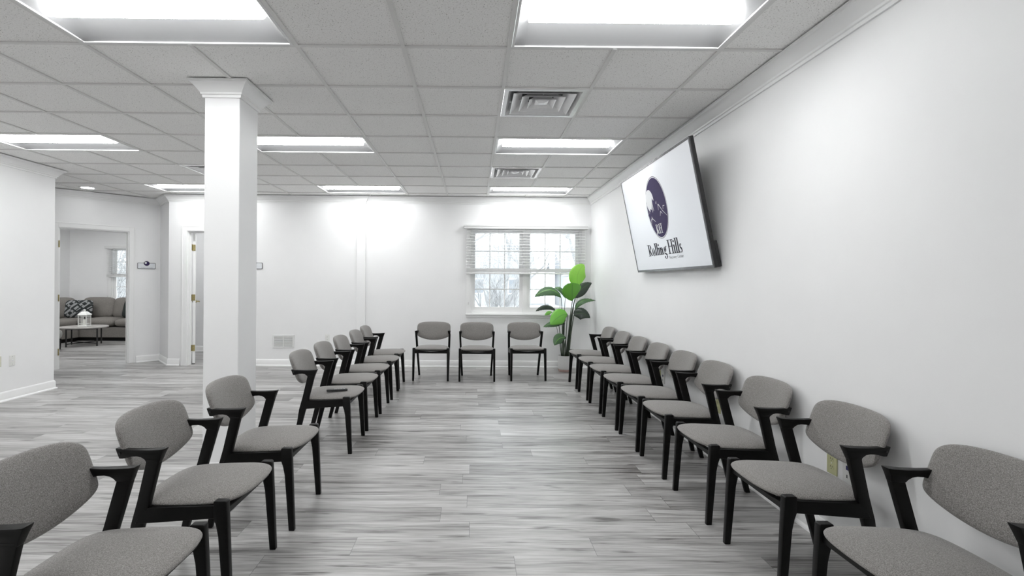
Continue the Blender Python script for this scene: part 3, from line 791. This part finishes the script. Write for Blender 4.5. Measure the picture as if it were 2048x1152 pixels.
    def word(txt, x, z, hgt, st, width):
        tot = sum(glyph(c_, 0, 0, hgt, st)[1] for c_ in txt); sc = width / tot; out = []; xx_ = 0
        for c_ in txt:
            g, adv = glyph(c_, xx_, 0, hgt, st / sc if False else st); out += g; xx_ += adv
        return [(k_, [(x + px * sc, z + pz) for px, pz in pts]) for k_, pts in out]
    wh += word('R', -.112, .352, .088, .011, .062) + word('H', -.045, .352, .088, .011, .078)
    wh.append(line([(-.118, .345), (-.07, .372), (-.03, .398), (.02, .402)], .004))
    bld(flat('', wh, .0024), 'logo_peaks', 'logo_white', scr)
    tx = word('Rolling', -.440, .155, .112, .0145, .485) + word('Hills', .072, .150, .128, .0155, .315)
    bld(flat('', tx, .0014), 'logo_name', 'logo_dark', scr)
    small_text('Recovery Center', .038, .31, t, scr, A, .072, .108, 'logo_grey')
    return t
def small_text(txt, size, width, t, parent, A, x, z, m, lift=.0015, name='lettering'):
    cu = bpy.data.curves.new('txt', 'FONT'); cu.body = txt; cu.size = size
    o = bpy.data.objects.new('txt', cu); C.objects.link(o)
    dg = bpy.context.evaluated_depsgraph_get(); me = bpy.data.meshes.new_from_object(o.evaluated_get(dg))
    bpy.data.objects.remove(o)
    xs = [v.co.x for v in me.vertices]; w = max(xs) - min(xs); x0 = min(xs)
    for v in me.vertices:
        v.co = A @ Vector((x + (v.co.x - x0) * width / w, -lift, z + v.co.y))
    me.materials.clear(); me.materials.append(MATS[m]); me.name = name
    ob = bpy.data.objects.new(name, me); C.objects.link(ob); ob.parent = parent; return ob
tv()

# ---------------------------------------------------------------- wall plates, signs and grille
def plate(label, cat, loc, rz, m, kind, grp=None):
    t = thing('wall_outlet' if kind == 'outlet' else 'wall_jack_plate', label, cat, loc, rz, grp)
    mb = MB(); mb.box((-.036, -.007, -.058), (.036, -.0005, .058)); mb.build('cover_plate', m, t, bevel=.002)
    if kind == 'outlet':
        for z in (-.02, .02):
            mb = MB(); mb.tube([(0, -.007, z), (0, -.0085, z)], .0165, 20); s_ = mb.build('socket', m, t, smooth=True)
            mb = MB(); mb.box((-.0075, -.0092, z - .002), (-.0055, -.0084, z + .007)); mb.box((.0055, -.0092, z - .002), (.0075, -.0084, z + .006)); mb.tube([(0, -.0084, z - .009), (0, -.0092, z - .009)], .0022, 8)
            mb.build('slots', 'slot', s_)
        mb = MB(); mb.tube([(0, -.007, 0), (0, -.0085, 0)], .003, 10); mb.build('screw', 'white_metal', t)
    elif kind == 'data':
        mb = MB(); mb.box((-.009, -.009, .006), (.009, -.0068, .026)); mb.build('data_jack', 'blue_jack', t)
        mb = MB(); mb.box((-.006, -.0085, -.034), (-.001, -.0068, -.018)); mb.build('data_jack', 'slot', t)
    else:
        mb = MB(); mb.tube([(0, -.007, 0), (0, -.016, 0)], .006, 12); mb.build('coax_jack', 'bright_metal', t, smooth=True)
        mb = MB()
        for z in (-.042, .042): mb.tube([(0, -.007, z), (0, -.008, z)], .003, 10)
        mb.build('screw', 'slot', t)
    return t
plate('cream outlet plate low on the right wall behind the second chair', 'outlet', (XR, 2.628, .428), -PI / 2, 'cream_plastic', 'outlet')
plate('white data jack plate beside the cream outlet on the right wall', 'wall plate', (XR, 2.515, .425), -PI / 2, 'white_plastic', 'data')
plate('cream outlet plate seen between the fourth and fifth... chair legs', 'outlet', (XR, 3.86, .43), -PI / 2, 'cream_plastic', 'outlet')['label'] = 'cream outlet plate seen in the gap behind the third and fourth chairs on the right'
plate('cream outlet plate deeper along the right wall, left of a white plate', 'outlet', (XR, 5.09, .432), -PI / 2, 'cream_plastic', 'outlet')
plate('white data plate behind the sixth chair on the right wall', 'wall plate', (XR, 4.985, .432), -PI / 2, 'white_plastic', 'data')
plate('almond outlet plate low on the left wall', 'outlet', (XL, 5.595, .444), PI / 2, 'almond_plastic', 'outlet')
plate('white coaxial plate low on the left wall beside the almond outlet', 'wall plate', (XL, 5.765, .437), PI / 2, 'white_plastic', 'coax')
plate('white outlet plate on the back wall behind the far left chairs', 'outlet', (-2.316, YB, .445), 0, 'white_plastic', 'outlet')
# floor level return grille
t = thing('wall_vent', 'white louvred vent grille low on the back wall', 'air vent', (-3.01, YB, .39))
mb = MB(); hx, hz = .17, .103
for a, b in (((-hx, -.012, -hz), (hx, -.001, -hz + .025)), ((-hx, -.012, hz - .025), (hx, -.001, hz)), ((-hx, -.012, -hz + .025), (-hx + .025, -.001, hz - .025)), ((hx - .025, -.012, -hz + .025), (hx, -.001, hz - .025)), ((-.006, -.011, -hz + .025), (.006, -.001, hz - .025))): mb.box(a, b)
mb.build('frame', 'white_metal', t, bevel=.002, seg=1)
for s_ in (-1, 1):
    for q in range(9):
        z = -hz + .034 + q * .0172
        mb = MB(); x0, x1 = (.006, hx - .025) if s_ > 0 else (-hx + .025, -.006)
        mb.add([(x0, -.010, z - .005), (x1, -.010, z - .005), (x1, -.0025, z + .006), (x0, -.0025, z + .006), (x0, -.0115, z - .0035), (x1, -.0115, z - .0035), (x1, -.004, z + .0075), (x0, -.004, z + .0075)],
               [(0, 1, 2, 3), (7, 6, 5, 4), (0, 4, 5, 1), (3, 2, 6, 7), (0, 3, 7, 4), (1, 5, 6, 2)]); mb.build('louver', 'white_metal', t)
mb = MB(); mb.box((-hx + .02, -.0015, -hz + .02), (hx - .02, -.0006, hz - .02)); mb.build('backing', 'slot', t)
def sign(label, loc, rz, txt):
    t = thing('door_sign', label, 'sign', loc, rz)
    def rrect(hx, hz, r, y0, y1, z=0):
        pts = []
        for cx, cz, a0 in ((hx - r, hz - r, 0), (-hx + r, hz - r, 90), (-hx + r, -hz + r, 180), (hx - r, -hz + r, 270)):
            for q in range(6): a = R(a0 + 18 * q); pts.append((cx + r * math.cos(a), cz + r * math.sin(a)))
        mb = MB(); mb.loft([[(x, y0, zz + z) for x, zz in pts], [(x, y1, zz + z) for x, zz in pts]]); return mb
    rrect(.130, .050, .014, -.010, -.001, -.008).build('sign_border', 'sign_edge', t)
    rrect(.1235, .0435, .010, -.0112, -.0095, -.008).build('sign_face', 'sign_plate', t)
    def disc(r, y0, y1, m, nm, cx=0, cz=.032, sx=1.0):
        mb = MB(); mb.loft([[(cx + r * sx * math.cos(2 * PI * q / 32), y, cz + r * math.sin(2 * PI * q / 32)) for q in range(32)] for y in (y0, y1)]); mb.build(nm, m, t)
    disc(.040, -.0135, -.001, 'sign_edge', 'emblem_border', sx=1.05)
    disc(.034, -.0145, -.0132, 'logo_purple', 'emblem', sx=1.08)
    disc(.016, -.0152, -.0143, 'logo_white', 'emblem_moon', -.014, .042)
    if txt: small_text(txt, .017, .165, t, t, Matrix.Identity(4), -.082, -.043, 'logo_grey', .0116)
sign('small rounded white sign with a purple emblem beside the lounge doorway', (-5.405, 8.495, 1.586), R(45), 'CLIENT LOUNGE')
sign('small white sign partly hidden behind the square column', (-3.478, YB, 1.590), 0, '')

# ---------------------------------------------------------------- remote control on the fourth left chair
t = thing('remote_control', 'black remote control lying on the seat of a left row chair', 'remote control', (-1.095, 4.13, .465), R(17))
mb = MB(); mb.box((-.082, -.020, 0), (.082, .020, .015)); mb.build('body', 'remote_black', t, bevel=.005)
mb = MB()
for q in range(5):
    for y in (-.009, .004): mb.box((-.02 + q * .013, y, .0146), (-.012 + q * .013, y + .006, .0165))
mb.box((.05, -.006, .0146), (.06, .006, .0165)); mb.build('buttons', 'remote_button', t)

# ---------------------------------------------------------------- potted plant
t = thing('potted_plant', 'tall potted bird of paradise plant with a lime green top leaf in a white pot', 'plant', (1.395, 7.80, 0))
POX, POY = 1.395, 7.80
mb = MB(); mb.lathe([(.094, .036), (.102, .05), (.110, .235), (.113, .243), (.103, .243), (.100, .22), (.001, .22)], 32); mb.build('pot', 'pot_white', t, smooth=True)
mb = MB(); mb.lathe([(.088, 0), (.098, .004), (.101, .034), (.09, .037)], 32); mb.build('saucer', 'pot_base', t, smooth=True)
mb = MB(); mb.lathe([(.001, .223), (.0995, .222), (.001, .229)], 24); mb.build('soil', 'soil', t, smooth=True)
def bez(a, b, c, n): return [a * (1 - s) ** 2 + b * 2 * s * (1 - s) + c * s * s for s in (q / n for q in range(n + 1))]
def leaf(base, ctrl, tip, w, m, side=None, fold=.12, peak=.42, foot=(0, 0), sag=0.0, stem_r=.008, label=None, blunt=.8):
    V = lambda p: Vector((p[0] - POX, p[1] - POY, p[2]))
    b_, c_, t_ = V(base), V(ctrl), V(tip); N = 22; sp = bez(b_, c_, t_, N); mb = MB(); mb.uv = []
    # side vector: seen from the room, leaves turn their broad face toward it
    for q, p in enumerate(sp):
        s = q / N; d = (sp[min(q + 1, N)] - sp[max(q - 1, 0)]).normalized()
        nrm = Vector(side or (0, -1, .35)).normalized(); sd = d.cross(nrm).normalized(); up = sd.cross(d).normalized()
        ww = w / 2 * (math.sin(PI * min(1, s ** (math.log(.5) / math.log(peak)))) ** blunt if 0 < s < 1 else 0.0) + .001
        for e in range(9):
            a = (e - 4) / 4
            rip = .004 * math.sin(s * 60 + e) * abs(a)
            mb.v.append(tuple(p + sd * (a * ww) + up * (-fold * abs(a) ** 1.5 * ww * 1.2 + rip))); mb.uv.append((e / 8, s))
    for q in range(N):
        for e in range(8): i = q * 9 + e; mb.f.append((i, i + 1, i + 10, i + 9))
    o = mb.build('leaf', m, t, smooth='open')
    so = o.modifiers.new('thickness', 'SOLIDIFY'); so.thickness = .0012
    if label: o['label'] = label
    # stalk from the soil
    f0 = Vector((foot[0], foot[1], .225)); d0 = (sp[1] - sp[0]).normalized()
    mid = f0.lerp(b_, .6) + Vector((-(b_.x - f0.x) * .30, 0, .02))
    pts = bez(f0, mid, b_, 10)
    mb = MB(); mb.tube(pts + [sp[0] + d0 * .02], [stem_r * (1.6 - 1.0 * q / 11) for q in range(12)], 8); mb.build('stalk', 'stem_green', t, smooth='all')
def P(px, py, y=7.72):   # plan point measured on the plant's own plane
    return ((px - 954.6) / 1025.3 * y + .0065 * y + .007 * (py - 565) / 1025 * y, y, 1.344 - (py - 565 - .007 * (px - 954.6)) / 1025.3 * y)
def Q(cx, cy, y=7.72): return P(1050 + cx / 4.606, 510 + cy / 4.606, y)
leaf(Q(492, 285), Q(455, 170, 7.66), Q(548, 88, 7.70), .255, 'leaf_lime', (.1, -1, .1), .05, .42, (.02, .02), label='lime green leaf', blunt=.62)
leaf(Q(437, 425, 7.70), Q(432, 330, 7.52), Q(440, 255, 7.46), .285, 'leaf_bright', (0, -1, .3), .15, .55, (.03, -.01), label='bright green leaf', blunt=.62)
leaf(Q(335, 395, 7.70), Q(250, 250, 7.68), Q(88, 388, 7.66), .19, 'leaf_mid', (.1, -.75, .75), .25, .5, (-.04, -.02), stem_r=.006)
leaf(Q(372, 400, 7.84), Q(330, 260, 7.86), Q(262, 318, 7.90), .10, 'leaf_mid', (.1, -.6, .8), .2, .5, (-.03, .03), stem_r=.005)
leaf(Q(462, 398, 7.76), Q(520, 290, 7.78), Q(618, 258, 7.82), .17, 'leaf_dark', (-.3, -.9, .1), .2, .42, (.05, .01))
leaf(Q(464, 505, 7.74), Q(500, 385, 7.72), Q(652, 420, 7.74), .11, 'leaf_mid', (0, -.6, .8), .2, .5, (.055, 0))
leaf(Q(452, 560, 7.70), Q(520, 500, 7.66), Q(602, 582, 7.64), .20, 'leaf_dark', (0, -.85, .45), .2, .42, (.05, -.03))
leaf(Q(288, 518, 7.74), Q(210, 425, 7.72), Q(98, 520, 7.72), .12, 'leaf_dark', (0, -.6, .8), .25, .5, (-.05, .01), stem_r=.005)
leaf(Q(392, 548, 7.62), Q(320, 540, 7.52), Q(236, 645, 7.48), .225, 'leaf_bright', (0, -1, .15), .2, .45, (-.01, -.04), stem_r=.006, blunt=.7)
leaf(Q(352, 640, 7.80), Q(290, 600, 7.82), Q(168, 664, 7.86), .13, 'leaf_mid', (0, -.7, .7), .2, .5, (-.03, .04), stem_r=.005)
leaf(Q(378, 768, 7.70), Q(310, 740, 7.66), Q(272, 834, 7.62), .155, 'leaf_mid', (0, -1, .2), .2, .5, (-.035, -.04), stem_r=.006)
leaf(Q(250, 530, 7.90), Q(220, 520, 7.92), Q(182, 556, 7.94), .07, 'leaf_bright', (0, -.8, .6), .2, .5, (-.05, .04), stem_r=.003)
leaf(Q(365, 620, 7.78), Q(350, 580, 7.78), Q(330, 640, 7.74), .12, 'leaf_dark', (0, -1, .3), .2, .5, (-.02, .02), stem_r=.006)

# ---------------------------------------------------------------- lounge furniture
sx0, sx1 = -9.60, -6.75
sofa = thing('sectional_sofa', 'L shaped grey brown sectional sofa in the lounge', 'sofa', (-8.6, 11.8, 0))
def SB(a, b): return tuple(p - q for p, q in zip(a, (-8.6, 11.8, 0))), tuple(p - q for p, q in zip(b, (-8.6, 11.8, 0)))
mb = MB(); mb.box(*SB((sx0 + .02, 11.36, .0), (sx1, 12.20, .075))); mb.box(*SB((sx0 + .02, 9.7, .0), (-8.70, 11.36, .075))); mb.build('plinth', 'black_wood', sofa)
mb = MB(); mb.box(*SB((sx0, 11.33, .075), (sx1, 12.24, .30))); mb.box(*SB((sx0, 9.68, .075), (-8.67, 11.33, .30))); mb.build('base', 'sofa_fabric', sofa, bevel=.015)
mb = MB(); mb.box(*SB((sx0, 11.98, .30), (sx1, 12.24, .82))); mb.box(*SB((sx0, 9.68, .30), (sx0 + .24, 11.98, .82))); mb.build('back_frame', 'sofa_fabric', sofa, bevel=.03)
def cush(name, cx, cy, cz, hx, hy, hz, rz=0, tilt=0, m='sofa_fabric', parent=sofa, flat=False):
    if flat:
        mb = pillow(hx, hy, hz, 14, 14, p=9, q=.3); mb.v = [(a, c_, b_) for (a, b_, c_) in mb.v]
    else:
        mb = pillow(hx, hz, hy, 14, 14, p=5, q=.45)
    A = Matrix.Rotation(rz, 4, 'Z') @ Matrix.Rotation(tilt, 4, 'X')
    mb.v = [tuple(A @ Vector(p)) for p in mb.v]
    return mb.build(name, m, parent, smooth='all', loc=(cx + 8.6, cy - 11.8, cz))
for a, b in ((-8.66, -7.93), (-7.91, -7.18), (-7.16, -6.77)): cush('seat_cushion', (a + b) / 2, 11.64, .40, (b - a) / 2, .36, .105, flat=True)
cush('seat_cushion', -9.02, 10.95, .40, .36, .36, .105, flat=True); cush('seat_cushion', -9.02, 10.2, .40, .36, .38, .105, flat=True); cush('seat_cushion', -9.02, 11.66, .40, .36, .34, .105, flat=True)
for cx, cy, rz, hx in ((-8.62, 11.85, .05, .36), (-7.93, 11.84, -.12, .37), (-7.2, 11.86, 0, .36), (-9.22, 11.45, R(60), .33), (-9.27, 10.75, R(90), .34), (-9.27, 10.05, R(90), .34)):
    cush('back_cushion', cx, cy, .705, hx, .11, .245, rz, R(-12))
def pil_(label, m, loc, rz, tilt, hx, hz, hy=.075):
    t = thing('throw_pillow', label, 'pillow', loc, 0)
    mb = pillow(hx, hz, hy, 16, 16, p=4.5, q=.5, shape=lambda u, v: (u * hx * (1 - .06 * (1 - v * v)), v * hz * (1 - .06 * (1 - u * u)), 0))
    o = mb.build('cover', m, t, smooth='all'); o.rotation_euler = (tilt, 0, rz)
    return t
pil_('black and grey diamond patterned throw pillow on the left of the sofa', 'kilim_fabric', (-8.84, 11.53, .69), R(12), R(-14), .29, .215)
pil_('plain dark green black throw pillow at the right of the sofa', 'dark_fabric', (-7.66, 11.57, .70), R(-8), R(-16), .25, .215)
# coffee table
t = thing('coffee_table', 'round coffee table with pale top and black metal legs', 'table', (-7.98, 10.56, 0), R(28))
mb = MB(); mb.lathe([(.395, .362), (.412, .368), (.414, .385), (.40, .392)], 48); mb.build('tabletop', 'table_wood', t, smooth=True)
for sx_, sy_ in ((1, 1), (1, -1), (-1, -1), (-1, 1)):
    mb = MB(); mb.box((sx_ * .25 - .012, sy_ * .25 - .012, 0), (sx_ * .25 + .012, sy_ * .25 + .012, .360)); mb.build('leg', 'black_metal', t)
mb = MB()
for a in (R(45), R(-45)):
    A = Matrix.Rotation(a, 4, 'Z'); mb.box((-.345, -.008, .05 if a > 0 else .0505), (.345, .008, .068), A)
mb.build('cross_brace', 'black_metal', t)
mb = MB()
for a in (0, 90, 180, 270):
    A = Matrix.Rotation(R(a), 4, 'Z'); mb.box((-.25, .244, .342), (.25, .256, .361), A)
mb.build('apron_bar', 'black_metal', t)
# lantern
def LS(mb, k=.70): mb.v = [(a * k, b_ * k, c_) for a, b_, c_ in mb.v]; return mb
t = thing('candle_lantern', 'white candle lantern standing on the coffee table', 'lantern', (-7.90, 10.46, .393), R(8))
mb = MB(); mb.box((-.118, -.118, 0), (.118, .118, .022)); mb.box((-.108, -.108, .022), (.108, .108, .034)); LS(mb).build('base', 'white_plastic', t, bevel=.003, seg=1)
mb = MB()
for sx_ in (-1, 1):
    for sy_ in (-1, 1): mb.box((sx_ * .105 - .008, sy_ * .105 - .008, .034), (sx_ * .105 + .008, sy_ * .105 + .008, .235))
for a in range(4):
    A = Matrix.Rotation(R(90 * a), 4, 'Z')
    for x in (-.035, .035): mb.box((x - .0035, .101, .034), (x + .0035, .107, .235), A)
    for z in (.06, .205): mb.box((-.098, .1015, z - .0035), (.098, .1065, z + .0035), A)
    mb.box((-.098, .099, .222), (.098, .109, .235), A)
LS(mb).build('cage', 'white_plastic', t)
mb = MB(); sq = lambda r, z: [(-r, -r, z), (r, -r, z), (r, r, z), (-r, r, z)]
mb.loft([sq(.130, .235), sq(.128, .243), sq(.085, .280), sq(.045, .305), sq(.035, .308)]); LS(mb).build('roof', 'white_plastic', t, bevel=.002, seg=1)
mb = MB(); mb.lathe([(.02, .305), (.018, .32), (.034, .326), (.034, .338), (.016, .346)], 20); LS(mb).build('finial', 'white_plastic', t, smooth=True)
mb = MB(); mb.lathe([(.036, .0345), (.036, .145), (.03, .15), (.004, .148)], 24); LS(mb).build('candle', 'candle', t, smooth=True)
# ottoman
t = thing('ottoman', 'pale upholstered ottoman with dark legs at the left edge of the lounge doorway', 'ottoman', (-8.15, 9.62, 0), R(12))
mb = pillow(.30, .30, .12, 16, 16, p=8, q=.3); mb.v = [(a, c_, b_ + .30) for (a, b_, c_) in mb.v]; mb.build('cushion', 'ottoman_fabric', t, smooth='all')
for sx_ in (-1, 1):
    for sy_ in (-1, 1):
        mb = MB(); mb.loft([[(sx_ * .24 + a * r_, sy_ * .24 + b_ * r_, z) for a, b_ in ((-1, -1), (1, -1), (1, 1), (-1, 1))] for r_, z in ((.018, 0), (.028, .205))]); mb.build('leg', 'black_wood', t)

# ---------------------------------------------------------------- outdoors
mb = MB(); mb.box((-60, YB + .13, -.9), (60, 90, -.5)); g = mb.build('ground', 'snow'); struct(g)
def tree(label, x, y, h, seed, spread=.5, stems=1):
    random.seed(seed); t = thing('bare_tree', label, 'tree', (x, y, -.5), 0, 'bare winter trees outside the windows')
    tr, br = MB(), MB()
    def grow(p, d, L, r, lev):
        n = 3; pts = [p]; q = p; dd = d
        for k_ in range(n):
            dd = (dd + Vector((random.uniform(-1, 1), random.uniform(-1, 1), random.uniform(-.2, .7))) * .14).normalized(); q = q + dd * L / n; pts.append(q)
        (tr if lev < 2 else br).tube(pts, [r * (1 - .45 * k_ / n) for k_ in range(n + 1)], 5 if lev < 3 else 3, cap=lev < 2)
        if lev >= 5: return
        for k_ in range(3 if lev < 4 else 2):
            at = pts[-1] if k_ == 0 else pts[random.choice((1, 2, 2, 3))]
            nd = (dd + Vector((random.uniform(-1, 1), random.uniform(-1, 1), random.uniform(-.3, .8))) * (spread + .12 * lev)).normalized()
            grow(at, nd, L * random.uniform(.62, .84), r * .56, lev + 1)
    for s_ in range(stems):
        a = 2 * PI * s_ / max(1, stems) + seed
        grow(Vector((0, 0, 0)), Vector((math.cos(a) * .5 * (stems > 1), math.sin(a) * .3 * (stems > 1), 1)).normalized(), h * .3, .022 * h / (1 + .3 * (stems > 1)), 0)
    tr.build('trunk', 'bark', t, smooth='all'); br.build('branches', 'bark', t)
    return t
tree('many stemmed bare bush close outside the left window panes', .3, 12.4, 3.0, 3, .6, 5)
tree('bare tree outside, in the middle of the left window sash', 1.0, 16, 6.5, 8, .55)
tree('bare tree farther out behind the left window sash', -1.0, 22, 9.5, 12, .5)
tree('bare tree outside the upper right window panes', 4.4, 21, 8.5, 21, .55)
tree('bare tree at the right edge of the window view', 7.6, 27, 10, 31, .5)
tree('bare bush close outside the lounge window', -10.9, 15.4, 3.6, 41, .6, 6)
tree('second bare tree farther off behind the lounge window', -18.4, 26.5, 9.5, 52, .55, 2)
tree('third bare tree seen at the left of the lounge window', -14.6, 20.5, 6.5, 77, .6, 4)
def house(label, x, y, w, dp, h, rh):
    t = thing('house', label, 'house', (x, y, -.5))
    mb = MB(); mb.box((-w / 2, 0, 0), (w / 2, dp, h)); mb.build('siding', 'siding', t)
    mb = MB(); mb.loft([[(-w / 2 - .4, -.4, h), (-w / 2 - .4, dp / 2, h + rh), (-w / 2 - .4, dp + .4, h), (-w / 2 - .4, dp / 2, h - .05)], [(w / 2 + .4, -.4, h), (w / 2 + .4, dp / 2, h + rh), (w / 2 + .4, dp + .4, h), (w / 2 + .4, dp / 2, h - .05)]]); mb.build('roof', 'roofing', t)
    mb = MB(); mb.box((-w / 2 - .42, -.45, h - .12), (w / 2 + .42, -.36, h + .06)); mb.build('gutter', 'trim_paint', t)
    for k_ in range(int(w // 3)):
        xx_ = -w / 2 + 1.6 + 3 * k_
        mb = MB(); mb.box((xx_ - .55, -.06, .9), (xx_ + .55, -.001, 2.2)); fr = mb.build('window_trim', 'trim_paint', t)
        mb = MB(); mb.box((xx_ - .45, -.08, 1.0), (xx_ + .45, -.061, 2.1)); mb.build('window_pane', 'far_window', fr)
    return t
house('pale house with a grey roof far outside behind the left window sash', -2.8, 42, 15, 8, 2.9, 2.3)
house('pale house with a porch far outside behind the right window sash', 13.5, 39, 13, 8, 2.8, 2.2)
t = thing('porch', 'white porch with posts on the far house outside', 'porch', (7.6, 34.3, -.5))
mb = MB(); mb.loft([[(-1.6, -1.4, 2.3), (0, -1.4, 3.1), (1.6, -1.4, 2.3)], [(-1.6, 1.4, 2.3), (0, 1.4, 3.1), (1.6, 1.4, 2.3)]]); mb.build('roof', 'roofing', t)
for x in (-1.4, -.5, .5, 1.4):
    mb = MB(); mb.box((x - .08, -1.3, 0), (x + .08, -1.14, 2.3)); mb.build('post', 'trim_paint', t)
t = thing('lamp_post', 'white post standing outside the right window sash', 'post', (1.95, 12.8, -.5))
mb = MB(); mb.box((-.06, -.06, 0), (.06, .06, 3.6)); mb.build('shaft', 'trim_paint', t)
mb = MB(); mb.box((-.09, -.09, 3.6), (.09, .09, 3.66)); mb.build('cap', 'trim_paint', t)
